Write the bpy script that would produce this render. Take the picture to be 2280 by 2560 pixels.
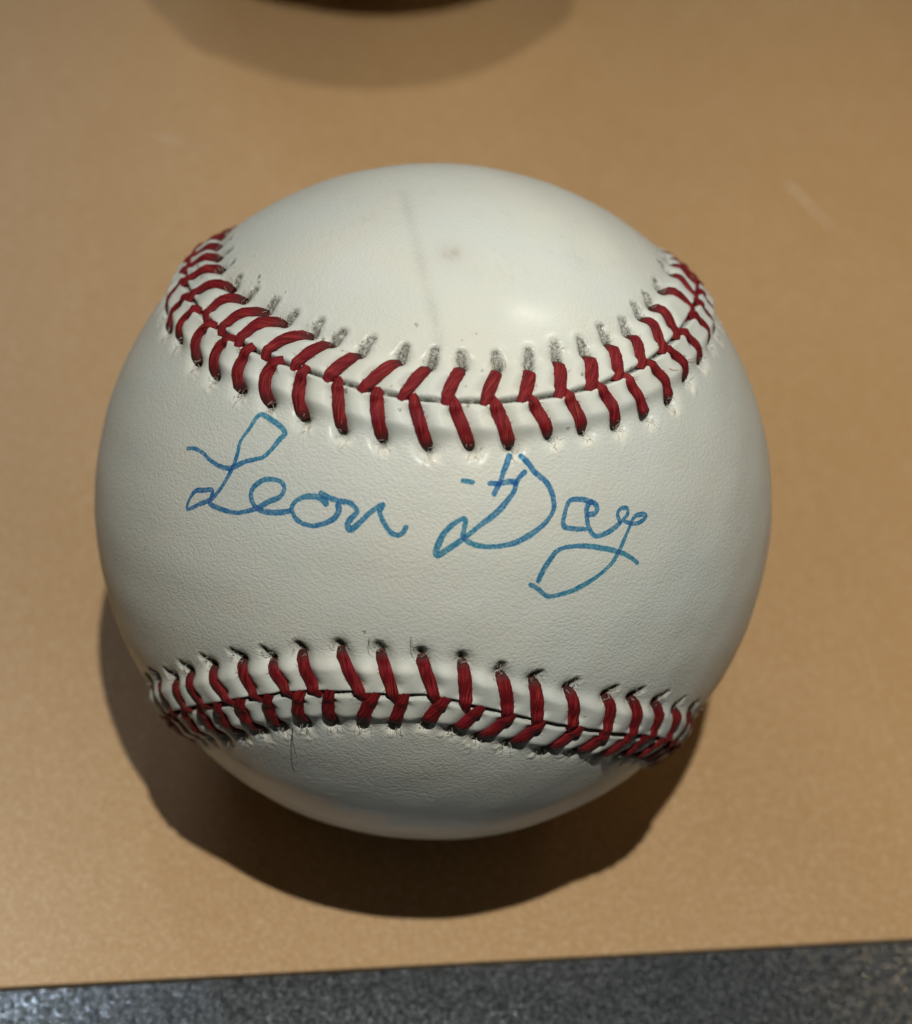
import bpy, math, random
import numpy as np
from mathutils import Matrix, Vector

random.seed(4)
rng = np.random.default_rng(4)
for _o in list(bpy.data.objects):
    bpy.data.objects.remove(_o)
scene = bpy.context.scene
COL = scene.collection
BALL_R = 0.0368                      # metres
MM = 0.001

# ------------------------------------------------------------------ camera
CAM_LOC = [0.002598, -0.141719, 0.223666]
CAM_M = [[0.98768, -0.156487, 0.0], [0.124978, 0.788808, -0.6018], [0.094174, 0.594385, 0.798647]]
LENS_PX = 5326.99                  # focal length in pixels of a 2280 x 2560 picture
cam_data = bpy.data.cameras.new('camera')
cam = bpy.data.objects.new('camera', cam_data)
COL.objects.link(cam)
cam.matrix_world = Matrix.Translation(CAM_LOC) @ Matrix(CAM_M).to_4x4()
cam_data.sensor_fit = 'AUTO'
cam_data.sensor_width = 36.0
cam_data.lens = LENS_PX / 2560.0 * 36.0
cam_data.clip_start = 0.01
cam_data.clip_end = 20.0
cam_data.dof.use_dof = True
cam_data.dof.focus_distance = 0.205
cam_data.dof.aperture_fstop = 20.0
scene.camera = cam
scene.cycles.max_bounces = 5
scene.cycles.diffuse_bounces = 3
scene.cycles.glossy_bounces = 2

# ------------------------------------------------------------------ world and lamps
world = bpy.data.worlds.new('World')
scene.world = world
world.use_nodes = True
wb = world.node_tree.nodes['Background']
wb.inputs['Color'].default_value = (1.0, 0.95, 0.88, 1)
wb.inputs['Strength'].default_value = 0.008


def spot(name, loc, target, energy, color, radius, angle=40, blend=0.6):
    l = bpy.data.lights.new(name, 'SPOT')
    l.energy = energy
    l.color = color
    l.shadow_soft_size = radius
    l.spot_size = math.radians(angle)
    l.spot_blend = blend
    o = bpy.data.objects.new(name, l)
    COL.objects.link(o)
    o.location = loc
    o.rotation_euler = (Vector(target) - Vector(loc)).to_track_quat('-Z', 'Y').to_euler()
    return o


# the case's small ceiling spots: over the ball, over the ball behind it, and behind on the right; added fills follow
spot('case_spot', (0.0183, -0.1400, 0.852), (0.048, 0.015, 0), 22.8, (1.0, 0.965, 0.890), 0.0045, 29, 1.0)
spot('case_spot_over_back', (-0.020, 0.250, 0.800), (-0.010, 0.150, 0.0), 5.6, (1.0, 0.93, 0.80), 0.012, 20, 1.0)
spot('case_spot_behind', (0.130, 0.200, 0.380), (0.007, -0.002, 0.0725), 2.0, (1.0, 0.94, 0.82), 0.012, 7.6, 1.0)
spot('cool_fill_left', (-0.165, 0.205, 0.560), (-0.080, -0.062, 0), 1.9, (0.80, 0.90, 1.0), 0.02, 12, 1.0)  # added cool fill, no real lamp: brightens the rail and panel at left
spot('warm_fill_right', (0.330, 0.200, 0.500), (0.130, 0.080, 0.0), 2.6, (1.0, 0.68, 0.34), 0.03, 26, 1.0)  # added warm fill, no real lamp: turns the panel's right more orange
glow = bpy.data.lights.new('sheen_fill_left', 'AREA')  # added area light, no window there: gives the panel's left a grey sheen
glow.energy = 0.30
glow.color = (0.86, 0.90, 1.0)
glow.size = 0.18
glow_o = bpy.data.objects.new('sheen_fill_left', glow)
COL.objects.link(glow_o)
glow_o.location = (-0.300, 0.400, 0.440)
glow_o.rotation_euler = (Vector((-0.10, 0.02, 0)) - Vector(glow_o.location)).to_track_quat('-Z', 'Y').to_euler()

vs = scene.view_settings
vs.view_transform = 'Standard'
vs.look = 'None'
vs.exposure = 0.0
vs.gamma = 1.0
vs.use_curve_mapping = False

# ------------------------------------------------------------------ measured shapes of the ball
# unit directions from the ball's centre: each stitch is (seam end, middle, needle hole, tip of the pucker)
SEAM_A=0.38768
SEAM_ROT=[[-0.0982, -0.99513, -0.00903], [0.69993, -0.06261, -0.71147], [0.70743, -0.07619, 0.70266]]
OFF_TOP=([-1.228, -1.058, -0.887, -0.717, -0.546, -0.376, -0.205, -0.035, 0.136, 0.307, 0.477, 0.648, 0.818, 0.989, 1.159],[-0.0207, -0.0072, 0.0136, 0.0282, 0.0267, 0.0158, -0.0001, -0.008, -0.0084, -0.0034, -0.0001, 0.0009, 0.001, -0.0038, -0.0053])
OFF_BOT=([5.278, 5.432, 5.587, 5.741, 5.895, 6.05, 6.204, 6.359, 6.513, 6.667, 6.822, 6.976, 7.131, 7.285, 7.439],[0.0046, 0.0138, 0.0265, 0.0372, 0.0301, 0.0153, 0.0047, 0.0088, 0.0089, 0.0042, 0.0002, -0.0007, 0.0001, 0.0094, 0.0228])
STITCH_TU=[
[(-0.7237,0.0384,0.6890),(-0.6905,0.0633,0.7206),(-0.6262,0.0190,0.7794),(-0.6138,0.0521,0.7877)],
[(-0.6631,-0.0753,0.7447),(-0.6417,-0.0330,0.7662),(-0.5808,-0.0429,0.8129),(-0.5556,-0.0218,0.8312)],
[(-0.6105,-0.1505,0.7776),(-0.5810,-0.1084,0.8066),(-0.5108,-0.1075,0.8530),(-0.4886,-0.0798,0.8688)],
[(-0.5468,-0.2017,0.8126),(-0.5177,-0.1594,0.8406),(-0.4523,-0.1595,0.8775),(-0.4289,-0.1373,0.8928)],
[(-0.4770,-0.2581,0.8402),(-0.4415,-0.2195,0.8700),(-0.3723,-0.2105,0.9039),(-0.3574,-0.1728,0.9178)],
[(-0.3941,-0.3027,0.8678),(-0.3678,-0.2704,0.8897),(-0.3128,-0.2411,0.9187),(-0.2899,-0.2113,0.9334)],
[(-0.3027,-0.3444,0.8887),(-0.2806,-0.3111,0.9080),(-0.2351,-0.2746,0.9324),(-0.2138,-0.2312,0.9491)],
[(-0.2063,-0.3725,0.9048),(-0.1775,-0.3321,0.9264),(-0.1290,-0.2882,0.9488),(-0.1236,-0.2517,0.9599)],
[(-0.1048,-0.3853,0.9168),(-0.0843,-0.3420,0.9359),(-0.0516,-0.2973,0.9534),(-0.0462,-0.2543,0.9660)],
[(0.0032,-0.3788,0.9255),(0.0099,-0.3381,0.9411),(0.0305,-0.2839,0.9584),(0.0216,-0.2507,0.9678)],
[(0.0992,-0.3628,0.9266),(0.1079,-0.3183,0.9418),(0.1212,-0.2708,0.9550),(0.1104,-0.2335,0.9661)],
[(0.1910,-0.3392,0.9211),(0.1979,-0.2939,0.9351),(0.1979,-0.2464,0.9487),(0.1919,-0.2023,0.9604)],
[(0.2793,-0.2944,0.9140),(0.2796,-0.2469,0.9278),(0.2682,-0.1968,0.9430),(0.2588,-0.1547,0.9535)],
[(0.3555,-0.2448,0.9021),(0.3562,-0.1950,0.9138),(0.3411,-0.1502,0.9280),(0.3213,-0.1142,0.9401)],
[(0.4239,-0.1896,0.8856),(0.4202,-0.1368,0.8971),(0.3971,-0.0832,0.9140),(0.3705,-0.0461,0.9277)],
[(0.4803,-0.1127,0.8698),(0.4750,-0.0595,0.8780),(0.4491,-0.0257,0.8931),(0.4279,0.0130,0.9037)],
[(0.5291,-0.0279,0.8481),(0.5167,0.0317,0.8556),(0.4832,0.0624,0.8733),(0.4582,0.0916,0.8841)],
[(0.5684,0.0548,0.8209),(0.5490,0.1146,0.8279),(0.5109,0.1279,0.8500),(0.4886,0.1618,0.8574)],
[(0.6099,0.2037,0.7659),(0.5897,0.2408,0.7709),(0.5371,0.2271,0.8124),(0.5180,0.2612,0.8146)],
]
STITCH_TL=[
[(-0.7356,0.0387,0.6763),(-0.7823,0.0408,0.6215),(-0.7927,-0.0151,0.6095),(-0.7969,-0.0439,0.6025)],
[(-0.6940,-0.0382,0.7190),(-0.7359,-0.0343,0.6763),(-0.7449,-0.0916,0.6609),(-0.7484,-0.1201,0.6523)],
[(-0.6369,-0.1117,0.7628),(-0.6793,-0.1224,0.7236),(-0.6790,-0.1978,0.7070),(-0.6778,-0.2267,0.6994)],
[(-0.5729,-0.1838,0.7987),(-0.6143,-0.1956,0.7645),(-0.6175,-0.2642,0.7409),(-0.6178,-0.2921,0.7301)],
[(-0.5197,-0.2365,0.8210),(-0.5436,-0.2726,0.7939),(-0.5349,-0.3282,0.7785),(-0.5298,-0.3563,0.7696)],
[(-0.4350,-0.2773,0.8567),(-0.4668,-0.3125,0.8273),(-0.4495,-0.3828,0.8071),(-0.4420,-0.4102,0.7978)],
[(-0.3659,-0.3146,0.8759),(-0.3722,-0.3677,0.8522),(-0.3506,-0.4304,0.8318),(-0.3408,-0.4568,0.8217)],
[(-0.2722,-0.3480,0.8971),(-0.2664,-0.4026,0.8758),(-0.2469,-0.4657,0.8498),(-0.2383,-0.4916,0.8376)],
[(-0.1700,-0.3756,0.9111),(-0.1634,-0.4249,0.8904),(-0.1405,-0.4855,0.8629),(-0.1306,-0.5106,0.8498)],
[(-0.0790,-0.3849,0.9196),(-0.0557,-0.4391,0.8967),(-0.0222,-0.4928,0.8699),(-0.0076,-0.5154,0.8569)],
[(0.0191,-0.3805,0.9246),(0.0498,-0.4301,0.9014),(0.0844,-0.4741,0.8764),(0.1011,-0.4950,0.8630)],
[(0.1188,-0.3582,0.9260),(0.1512,-0.4041,0.9021),(0.1818,-0.4499,0.8744),(0.1964,-0.4715,0.8597)],
[(0.2085,-0.3340,0.9192),(0.2457,-0.3642,0.8983),(0.2788,-0.3961,0.8749),(0.2977,-0.4141,0.8602)],
[(0.2949,-0.2885,0.9109),(0.3321,-0.3154,0.8890),(0.3639,-0.3514,0.8626),(0.3808,-0.3706,0.8471)],
[(0.3760,-0.2356,0.8962),(0.4211,-0.2621,0.8683),(0.4490,-0.3017,0.8411),(0.4635,-0.3226,0.8253)],
[(0.4475,-0.1795,0.8761),(0.4958,-0.2028,0.8444),(0.5252,-0.2321,0.8187),(0.5426,-0.2498,0.8020)],
[(0.4995,-0.1005,0.8605),(0.5548,-0.1074,0.8250),(0.5884,-0.1480,0.7949),(0.6042,-0.1679,0.7790)],
[(0.5447,-0.0253,0.8383),(0.5946,-0.0127,0.8039),(0.6274,-0.0452,0.7774),(0.6451,-0.0634,0.7615)],
[(0.5862,0.0779,0.8064),(0.6386,0.0882,0.7644),(0.6660,0.0546,0.7440),(0.6823,0.0336,0.7303)],
[(0.6133,0.1701,0.7713),(0.6591,0.1986,0.7254),(0.6921,0.1637,0.7030),(0.7098,0.1437,0.6896)],
]
STITCH_BU=[
[(-0.5579,-0.8299,-0.0051),(-0.5972,-0.8021,0.0062),(-0.6156,-0.7864,0.0512),(-0.6531,-0.7560,0.0432)],
[(-0.5077,-0.8574,0.0841),(-0.5533,-0.8285,0.0865),(-0.5740,-0.8078,0.1342),(-0.6057,-0.7843,0.1342)],
[(-0.4425,-0.8799,0.1730),(-0.4844,-0.8549,0.1859),(-0.5085,-0.8324,0.2202),(-0.5401,-0.8106,0.2263)],
[(-0.3711,-0.8967,0.2414),(-0.4054,-0.8757,0.2622),(-0.4278,-0.8511,0.3044),(-0.4577,-0.8326,0.3118)],
[(-0.2855,-0.9066,0.3106),(-0.3187,-0.8900,0.3261),(-0.3448,-0.8677,0.3582),(-0.3738,-0.8492,0.3731)],
[(-0.2129,-0.9162,0.3395),(-0.2425,-0.8976,0.3682),(-0.2706,-0.8673,0.4178),(-0.2826,-0.8560,0.4329)],
[(-0.0915,-0.9219,0.3766),(-0.1352,-0.8987,0.4171),(-0.1709,-0.8690,0.4644),(-0.1796,-0.8627,0.4727)],
[(-0.0118,-0.9236,0.3833),(-0.0402,-0.8986,0.4370),(-0.0661,-0.8723,0.4846),(-0.0757,-0.8643,0.4973)],
[(0.0941,-0.9107,0.4022),(0.0624,-0.8916,0.4485),(0.0403,-0.8707,0.4901),(0.0372,-0.8638,0.5025)],
[(0.1738,-0.9077,0.3819),(0.1619,-0.8876,0.4313),(0.1468,-0.8626,0.4840),(0.1430,-0.8554,0.4979)],
[(0.2830,-0.8936,0.3485),(0.2711,-0.8772,0.3962),(0.2475,-0.8598,0.4466),(0.2492,-0.8456,0.4720)],
[(0.3601,-0.8809,0.3072),(0.3535,-0.8623,0.3625),(0.3387,-0.8432,0.4176),(0.3527,-0.8290,0.4340)],
[(0.4543,-0.8526,0.2582),(0.4543,-0.8343,0.3125),(0.4341,-0.8229,0.3666),(0.4515,-0.8045,0.3860)],
[(0.5510,-0.8111,0.1963),(0.5580,-0.7919,0.2481),(0.5421,-0.7842,0.3019),(0.5627,-0.7619,0.3209)],
[(0.6263,-0.7680,0.1340),(0.6342,-0.7505,0.1856),(0.6172,-0.7452,0.2527),(0.6394,-0.7214,0.2660)],
[(0.6887,-0.7216,0.0712),(0.7042,-0.7017,0.1083),(0.6903,-0.7007,0.1804),(0.7153,-0.6711,0.1948)],
[(0.7419,-0.6703,-0.0170),(0.7582,-0.6516,0.0235),(0.7542,-0.6509,0.0866),(0.7726,-0.6264,0.1034)],
]
STITCH_BL=[
[(-0.4643,-0.8778,0.1177),(-0.4551,-0.8888,0.0544),(-0.4131,-0.9103,0.0262),(-0.3897,-0.9209,0.0108)],
[(-0.4051,-0.8948,0.1876),(-0.3970,-0.9095,0.1230),(-0.3531,-0.9310,0.0920),(-0.3299,-0.9410,0.0759)],
[(-0.3307,-0.9084,0.2560),(-0.3305,-0.9241,0.1918),(-0.3002,-0.9423,0.1481),(-0.2836,-0.9508,0.1246)],
[(-0.2544,-0.9150,0.3132),(-0.2556,-0.9330,0.2534),(-0.2377,-0.9509,0.1981),(-0.2285,-0.9585,0.1706)],
[(-0.1732,-0.9252,0.3378),(-0.1769,-0.9407,0.2896),(-0.1633,-0.9571,0.2392),(-0.1557,-0.9649,0.2113)],
[(-0.0632,-0.9261,0.3720),(-0.0802,-0.9449,0.3175),(-0.0828,-0.9614,0.2625),(-0.0841,-0.9687,0.2335)],
[(0.0140,-0.9256,0.3784),(0.0032,-0.9433,0.3320),(-0.0037,-0.9591,0.2830),(-0.0077,-0.9671,0.2543)],
[(0.1138,-0.9179,0.3802),(0.0922,-0.9353,0.3416),(0.0772,-0.9506,0.3008),(0.0673,-0.9594,0.2739)],
[(0.2059,-0.9098,0.3604),(0.1800,-0.9291,0.3231),(0.1532,-0.9451,0.2885),(0.1358,-0.9544,0.2659)],
[(0.2863,-0.9008,0.3264),(0.2560,-0.9220,0.2904),(0.2207,-0.9416,0.2543),(0.2009,-0.9513,0.2340)],
[(0.3666,-0.8826,0.2944),(0.3371,-0.9066,0.2538),(0.3053,-0.9251,0.2256),(0.2844,-0.9361,0.2071)],
[(0.4772,-0.8454,0.2399),(0.4464,-0.8702,0.2084),(0.4053,-0.8955,0.1836),(0.3821,-0.9084,0.1697)],
[(0.5447,-0.8190,0.1803),(0.5266,-0.8362,0.1531),(0.4854,-0.8625,0.1431),(0.4600,-0.8773,0.1370)],
[(0.6167,-0.7774,0.1237),(0.5946,-0.7987,0.0921),(0.5570,-0.8260,0.0864),(0.5323,-0.8425,0.0827)],
[(0.6660,-0.7426,0.0712),(0.6538,-0.7559,0.0333),(0.6202,-0.7839,0.0295),(0.5965,-0.8021,0.0269)],
]
SIGNATURE=[
[(-0.6546,-0.4264,0.6243),(-0.6348,-0.4343,0.6391),(-0.6071,-0.4548,0.6516),(-0.5847,-0.4770,0.6562),(-0.5594,-0.4963,0.6639),(-0.5355,-0.5087,0.6741),(-0.5137,-0.5114,0.6889),(-0.4899,-0.5068,0.7093),(-0.4617,-0.5068,0.7280),(-0.4408,-0.5063,0.7412),(-0.4254,-0.4956,0.7573),(-0.4053,-0.4730,0.7823),(-0.3937,-0.4608,0.7954),(-0.4075,-0.4433,0.7984),(-0.4358,-0.4229,0.7945),(-0.4638,-0.4049,0.7880),(-0.4769,-0.4103,0.7773),(-0.4902,-0.4328,0.7566),(-0.5085,-0.4564,0.7301),(-0.5104,-0.4830,0.7114),(-0.5174,-0.5105,0.6868),(-0.5308,-0.5325,0.6593),(-0.5483,-0.5524,0.6279),(-0.5677,-0.5628,0.6009),(-0.5965,-0.5626,0.5723),(-0.6279,-0.5604,0.5401),(-0.6276,-0.5437,0.5573),(-0.6136,-0.5316,0.5839),(-0.5907,-0.5373,0.6019),(-0.5659,-0.5446,0.6190),(-0.5658,-0.5580,0.6070),(-0.5682,-0.5692,0.5943),(-0.5494,-0.5825,0.5990),(-0.4985,-0.6061,0.6198),(-0.4622,-0.6114,0.6423),(-0.4344,-0.6101,0.6626),(-0.4080,-0.6025,0.6860),(-0.3812,-0.5969,0.7060),(-0.3721,-0.5817,0.7233),(-0.3838,-0.5664,0.7293),(-0.4062,-0.5583,0.7234),(-0.4311,-0.5560,0.7106),(-0.4536,-0.5664,0.6881),(-0.4582,-0.5818,0.6720),(-0.4464,-0.6027,0.6615),(-0.4222,-0.6187,0.6625),(-0.3821,-0.6273,0.6786),(-0.3506,-0.6285,0.6943)],
[(-0.2589,-0.6207,0.7401),(-0.2788,-0.6076,0.7437),(-0.3106,-0.6036,0.7343),(-0.3370,-0.6100,0.7172),(-0.3456,-0.6224,0.7022),(-0.3364,-0.6391,0.6917),(-0.3144,-0.6540,0.6881),(-0.2851,-0.6618,0.6934),(-0.2580,-0.6596,0.7059),(-0.2323,-0.6502,0.7234),(-0.2233,-0.6351,0.7395),(-0.2271,-0.6248,0.7470)],
[(-0.2752,-0.5996,0.7515),(-0.2544,-0.6087,0.7515),(-0.2254,-0.6162,0.7546),(-0.1970,-0.6205,0.7590),(-0.1765,-0.6365,0.7508),(-0.1876,-0.6498,0.7365),(-0.1956,-0.6616,0.7239),(-0.1883,-0.6719,0.7163),(-0.1741,-0.6654,0.7259),(-0.1507,-0.6453,0.7489),(-0.1328,-0.6313,0.7641),(-0.1156,-0.6224,0.7741),(-0.1198,-0.6361,0.7623),(-0.1075,-0.6540,0.7488),(-0.0865,-0.6723,0.7352),(-0.0680,-0.6780,0.7319),(-0.0536,-0.6724,0.7382),(-0.0489,-0.6616,0.7483)],
[(0.2259,-0.4970,0.8379),(0.2142,-0.5142,0.8305),(0.2056,-0.5469,0.8116),(0.1918,-0.5711,0.7981),(0.1683,-0.6013,0.7811),(0.1373,-0.6291,0.7651),(0.1067,-0.6571,0.7463),(0.0755,-0.6812,0.7282),(0.0405,-0.7034,0.7096),(0.0374,-0.6895,0.7233),(0.0494,-0.6611,0.7486),(0.0701,-0.6388,0.7662),(0.0944,-0.6249,0.7750),(0.0981,-0.6422,0.7602),(0.0979,-0.6586,0.7461),(0.1200,-0.6680,0.7344),(0.1601,-0.6666,0.7280),(0.1951,-0.6574,0.7278),(0.2359,-0.6391,0.7320),(0.2779,-0.6066,0.7448),(0.3052,-0.5740,0.7598),(0.3150,-0.5474,0.7753),(0.3035,-0.5182,0.7996),(0.2829,-0.5002,0.8184),(0.2546,-0.4902,0.8336),(0.2333,-0.4759,0.8480),(0.2128,-0.4657,0.8590)],
[(0.1839,-0.4702,0.8632),(0.1750,-0.5026,0.8466),(0.1694,-0.5318,0.8298),(0.1585,-0.5614,0.8123)],
[(0.1438,-0.5422,0.8278),(0.1702,-0.5361,0.8268),(0.1977,-0.5253,0.8276),(0.2071,-0.5259,0.8249)],
[(0.0759,-0.5498,0.8318),(0.0995,-0.5493,0.8297)],
[(0.4107,-0.5003,0.7623),(0.3840,-0.5047,0.7732),(0.3552,-0.5170,0.7788),(0.3474,-0.5364,0.7692),(0.3470,-0.5717,0.7435),(0.3740,-0.5701,0.7315),(0.4069,-0.5583,0.7230)],
[(0.4065,-0.5285,0.7453),(0.4241,-0.5175,0.7432),(0.4263,-0.5030,0.7518),(0.4105,-0.4994,0.7629),(0.4001,-0.5166,0.7569),(0.4077,-0.5434,0.7338),(0.4209,-0.5585,0.7148),(0.4356,-0.5612,0.7038),(0.4569,-0.5479,0.7008),(0.4771,-0.5288,0.7019),(0.4932,-0.5081,0.7061)],
[(0.4948,-0.5059,0.7066),(0.4829,-0.4948,0.7224),(0.4910,-0.4782,0.7282),(0.5062,-0.4715,0.7221),(0.5088,-0.4841,0.7119),(0.5004,-0.4996,0.7071),(0.5196,-0.4955,0.6961),(0.5389,-0.4873,0.6872),(0.5562,-0.4691,0.6860),(0.5582,-0.4582,0.6917),(0.5390,-0.4683,0.7001),(0.5257,-0.4849,0.6990),(0.5165,-0.5192,0.6809),(0.5018,-0.5635,0.6563),(0.4879,-0.5918,0.6416),(0.4532,-0.6334,0.6272),(0.4036,-0.6759,0.6167),(0.3588,-0.7021,0.6151),(0.3336,-0.7110,0.6190),(0.3051,-0.7061,0.6390),(0.2875,-0.7050,0.6484)],
[(0.3057,-0.6933,0.6526),(0.3099,-0.6792,0.6653),(0.3256,-0.6481,0.6884),(0.3431,-0.6235,0.7025),(0.3813,-0.6025,0.7012),(0.4290,-0.5850,0.6883),(0.4861,-0.5678,0.6643),(0.5260,-0.5590,0.6410),(0.5581,-0.5583,0.6139)],
]
MARKS=[(-0.0488,0.0669,0.9966),(-0.2100,0.3432,0.9155),(-0.1663,0.1740,0.9706),(-0.1083,-0.0280,0.9937),(-0.0645,-0.1540,0.9860),(-0.0372,-0.2330,0.9718),(-0.2880,0.2048,0.9355),(0.2827,0.1618,0.9455),(0.0257,-0.0046,0.9997)]
FIBRES=[[(-0.2644,-0.9472,0.1812),(-0.2571,-0.9562,0.1398),(-0.2444,-0.9667,0.0762)],[(-0.0970,-0.8494,0.5187),(-0.0912,-0.8610,0.5003),(-0.0777,-0.8687,0.4893)],[(0.0067,-0.8427,0.5383),(0.0165,-0.8562,0.5164),(0.0295,-0.8655,0.5001)],[(0.5526,-0.0686,0.8306),(0.5693,-0.0763,0.8186),(0.5935,-0.0458,0.8035)],[(0.6069,-0.0073,0.7947),(0.6226,0.0054,0.7825),(0.6379,0.0288,0.7696)]]


# ------------------------------------------------------------------ helpers


def link(name, mesh, parent=None, mat=None):
    o = bpy.data.objects.new(name, mesh)
    COL.objects.link(o)
    if parent is not None:
        o.parent = parent
    if mat is not None and not mesh.materials:
        mesh.materials.append(mat)
    return o


def tag(o, label=None, category=None, group=None, kind=None):
    for k, v in (('label', label), ('category', category), ('group', group), ('kind', kind)):
        if v:
            o[k] = v
    return o


def quad_mesh(name, co, quads, smooth=True):
    me = bpy.data.meshes.new(name)
    co = np.ascontiguousarray(co, np.float32)
    quads = np.ascontiguousarray(quads, np.int32)
    me.vertices.add(len(co))
    me.vertices.foreach_set('co', co.ravel())
    me.loops.add(quads.size)
    me.loops.foreach_set('vertex_index', quads.ravel())
    me.polygons.add(len(quads))
    me.polygons.foreach_set('loop_start', np.arange(0, quads.size, 4, dtype=np.int32))
    if smooth:
        me.polygons.foreach_set('use_smooth', np.ones(len(quads), bool))
    me.update(calc_edges=True)
    return me


def unit(v):
    return v / np.linalg.norm(v, axis=-1, keepdims=True)


def sstep(a, b, x):
    t = np.clip((x - a) / (b - a), 0, 1)
    return t * t * (3 - 2 * t)


class NT:
    """tiny node-tree helper"""

    def __init__(self, name):
        self.mat = bpy.data.materials.new(name)
        self.mat.use_nodes = True
        self.t = self.mat.node_tree
        self.t.nodes.clear()
        self.out = self.t.nodes.new('ShaderNodeOutputMaterial')

    def n(self, kind, **kw):
        nd = self.t.nodes.new('ShaderNode' + kind)
        for k, v in kw.items():
            if k.startswith('_'):
                setattr(nd, k[1:], v)
            else:
                key = k.replace('__', ' ')
                sock = nd.inputs[int(key[1:])] if key[0] == 'i' and key[1:].isdigit() else nd.inputs[key]
                if hasattr(v, 'is_output') and v.is_output:
                    self.t.links.new(v, sock)
                else:
                    sock.default_value = v
        return nd

    def math(self, op, a, b=0.0, clamp=False):
        nd = self.n('Math', _operation=op, _use_clamp=clamp)
        for i, v in enumerate((a, b)):
            if hasattr(v, 'is_output'):
                self.t.links.new(v, nd.inputs[i])
            else:
                nd.inputs[i].default_value = v
        return nd.outputs[0]

    def mix(self, fac, a, b, blend='MIX'):
        nd = self.n('Mix', _data_type='RGBA', _blend_type=blend)
        for i, v in ((0, fac), (6, a), (7, b)):
            if hasattr(v, 'is_output'):
                self.t.links.new(v, nd.inputs[i])
            else:
                nd.inputs[i].default_value = v
        return nd.outputs[2]

    def ramp(self, fac, stops):
        nd = self.n('ValToRGB')
        self.t.links.new(fac, nd.inputs[0])
        el = nd.color_ramp.elements
        while len(el) < len(stops):
            el.new(0.5)
        for e, (p, c) in zip(el, stops):
            e.position = p
            e.color = (c, c, c, 1) if not isinstance(c, tuple) else c
        return nd.outputs[0]

    def surf(self, sock):
        self.t.links.new(sock, self.out.inputs['Surface'])
        return self.mat


# ------------------------------------------------------------------ materials


def leather_material():
    m = NT('white_leather')
    co = m.n('TexCoord').outputs['Object']
    wear = m.n('Attribute', _attribute_name='wear')
    sep = m.n('SeparateColor', Color=wear.outputs['Color'])
    dirt_shade, pale, stain = sep.outputs[0], sep.outputs[1], sep.outputs[2]
    # broad unevenness of the hide: slightly yellow and slightly grey areas
    big = m.n('TexNoise', Vector=co, Scale=70.0, Detail=4.0, Roughness=0.6).outputs[0]
    mid = m.n('TexNoise', Vector=co, Scale=420.0, Detail=5.0, Roughness=0.65).outputs[0]
    fine = m.n('TexNoise', Vector=co, Scale=5200.0, Detail=2.0, Roughness=0.6).outputs[0]
    c = m.mix(m.ramp(big, [(0.35, 0.0), (0.68, 1.0)]), (0.600, 0.636, 0.594, 1), (0.635, 0.641, 0.562, 1))
    c = m.mix(m.ramp(mid, [(0.58, 0.0), (0.80, 0.35)]), c, (0.47, 0.48, 0.44, 1))
    # pepper specks
    vo = m.n('TexVoronoi', Vector=co, Scale=260.0)
    speck = m.ramp(vo.outputs['Distance'], [(0.0, 1.0), (0.055, 0.0)])
    pick = m.ramp(m.n('SeparateColor', Color=vo.outputs['Color']).outputs[0], [(0.86, 0.0), (0.9, 1.0)])
    c = m.mix(m.math('MULTIPLY', m.math('MULTIPLY', speck, pick), 0.55), c, (0.12, 0.12, 0.11, 1))
    # stains, exposed pale fibres and grime round the needle holes; the seam's painted shade too
    c = m.mix(stain, c, (0.34, 0.235, 0.165, 1))
    c = m.mix(pale, c, (0.86, 0.82, 0.70, 1))
    gr = m.n('TexNoise', Vector=co, Scale=4200.0, Detail=4.0, Roughness=0.78).outputs[0]
    grime = m.math('MULTIPLY', dirt_shade, m.ramp(gr, [(0.40, 0.20), (0.56, 1.0)]), True)
    c = m.mix(grime, c, (0.060, 0.054, 0.042, 1))
    # grain: small pebbles drawn out along the hide, plus fine wrinkles
    warp = m.n('TexNoise', Vector=co, Scale=300.0, Detail=2.0).outputs['Color']
    wco = m.mix(0.0016, co, warp, 'ADD')
    mp = m.n('Mapping', Vector=wco, Rotation=(0.5, 0.35, 0.6), Scale=(1.0, 1.45, 1.2)).outputs[0]
    peb = m.n('TexVoronoi', Vector=mp, Scale=2700.0, _feature='F1').outputs['Distance']
    wr = m.n('TexNoise', Vector=mp, Scale=3300.0, Detail=3.0, Roughness=0.62).outputs[0]
    h = m.math('ADD', m.math('MULTIPLY', peb, -0.9), m.math('MULTIPLY', wr, 0.75))
    h = m.math('MULTIPLY', h, m.math('SUBTRACT', 1.0, m.math('MULTIPLY', wear.outputs['Alpha'], 0.72)))
    h = m.math('ADD', h, m.math('MULTIPLY', mid, 0.9))
    h = m.math('ADD', h, m.math('MULTIPLY', m.math('MULTIPLY', gr, m.math('ADD', dirt_shade, pale)), 3.0))
    bump = m.n('Bump', Strength=1.0, Distance=0.000040, Height=h).outputs[0]
    bs = m.n('BsdfPrincipled', Base__Color=c, Normal=bump)
    bs.inputs['Roughness'].default_value = 0.52
    bs.inputs['Specular IOR Level'].default_value = 0.22
    m.t.links.new(m.math('MULTIPLY', m.math('SUBTRACT', 1.0, m.math('MULTIPLY', wear.outputs['Alpha'], 0.85)), 0.22), bs.inputs['Coat Weight'])
    bs.inputs["Coat Roughness"].default_value = 0.27
    return m.surf(bs.outputs[0])


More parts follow.
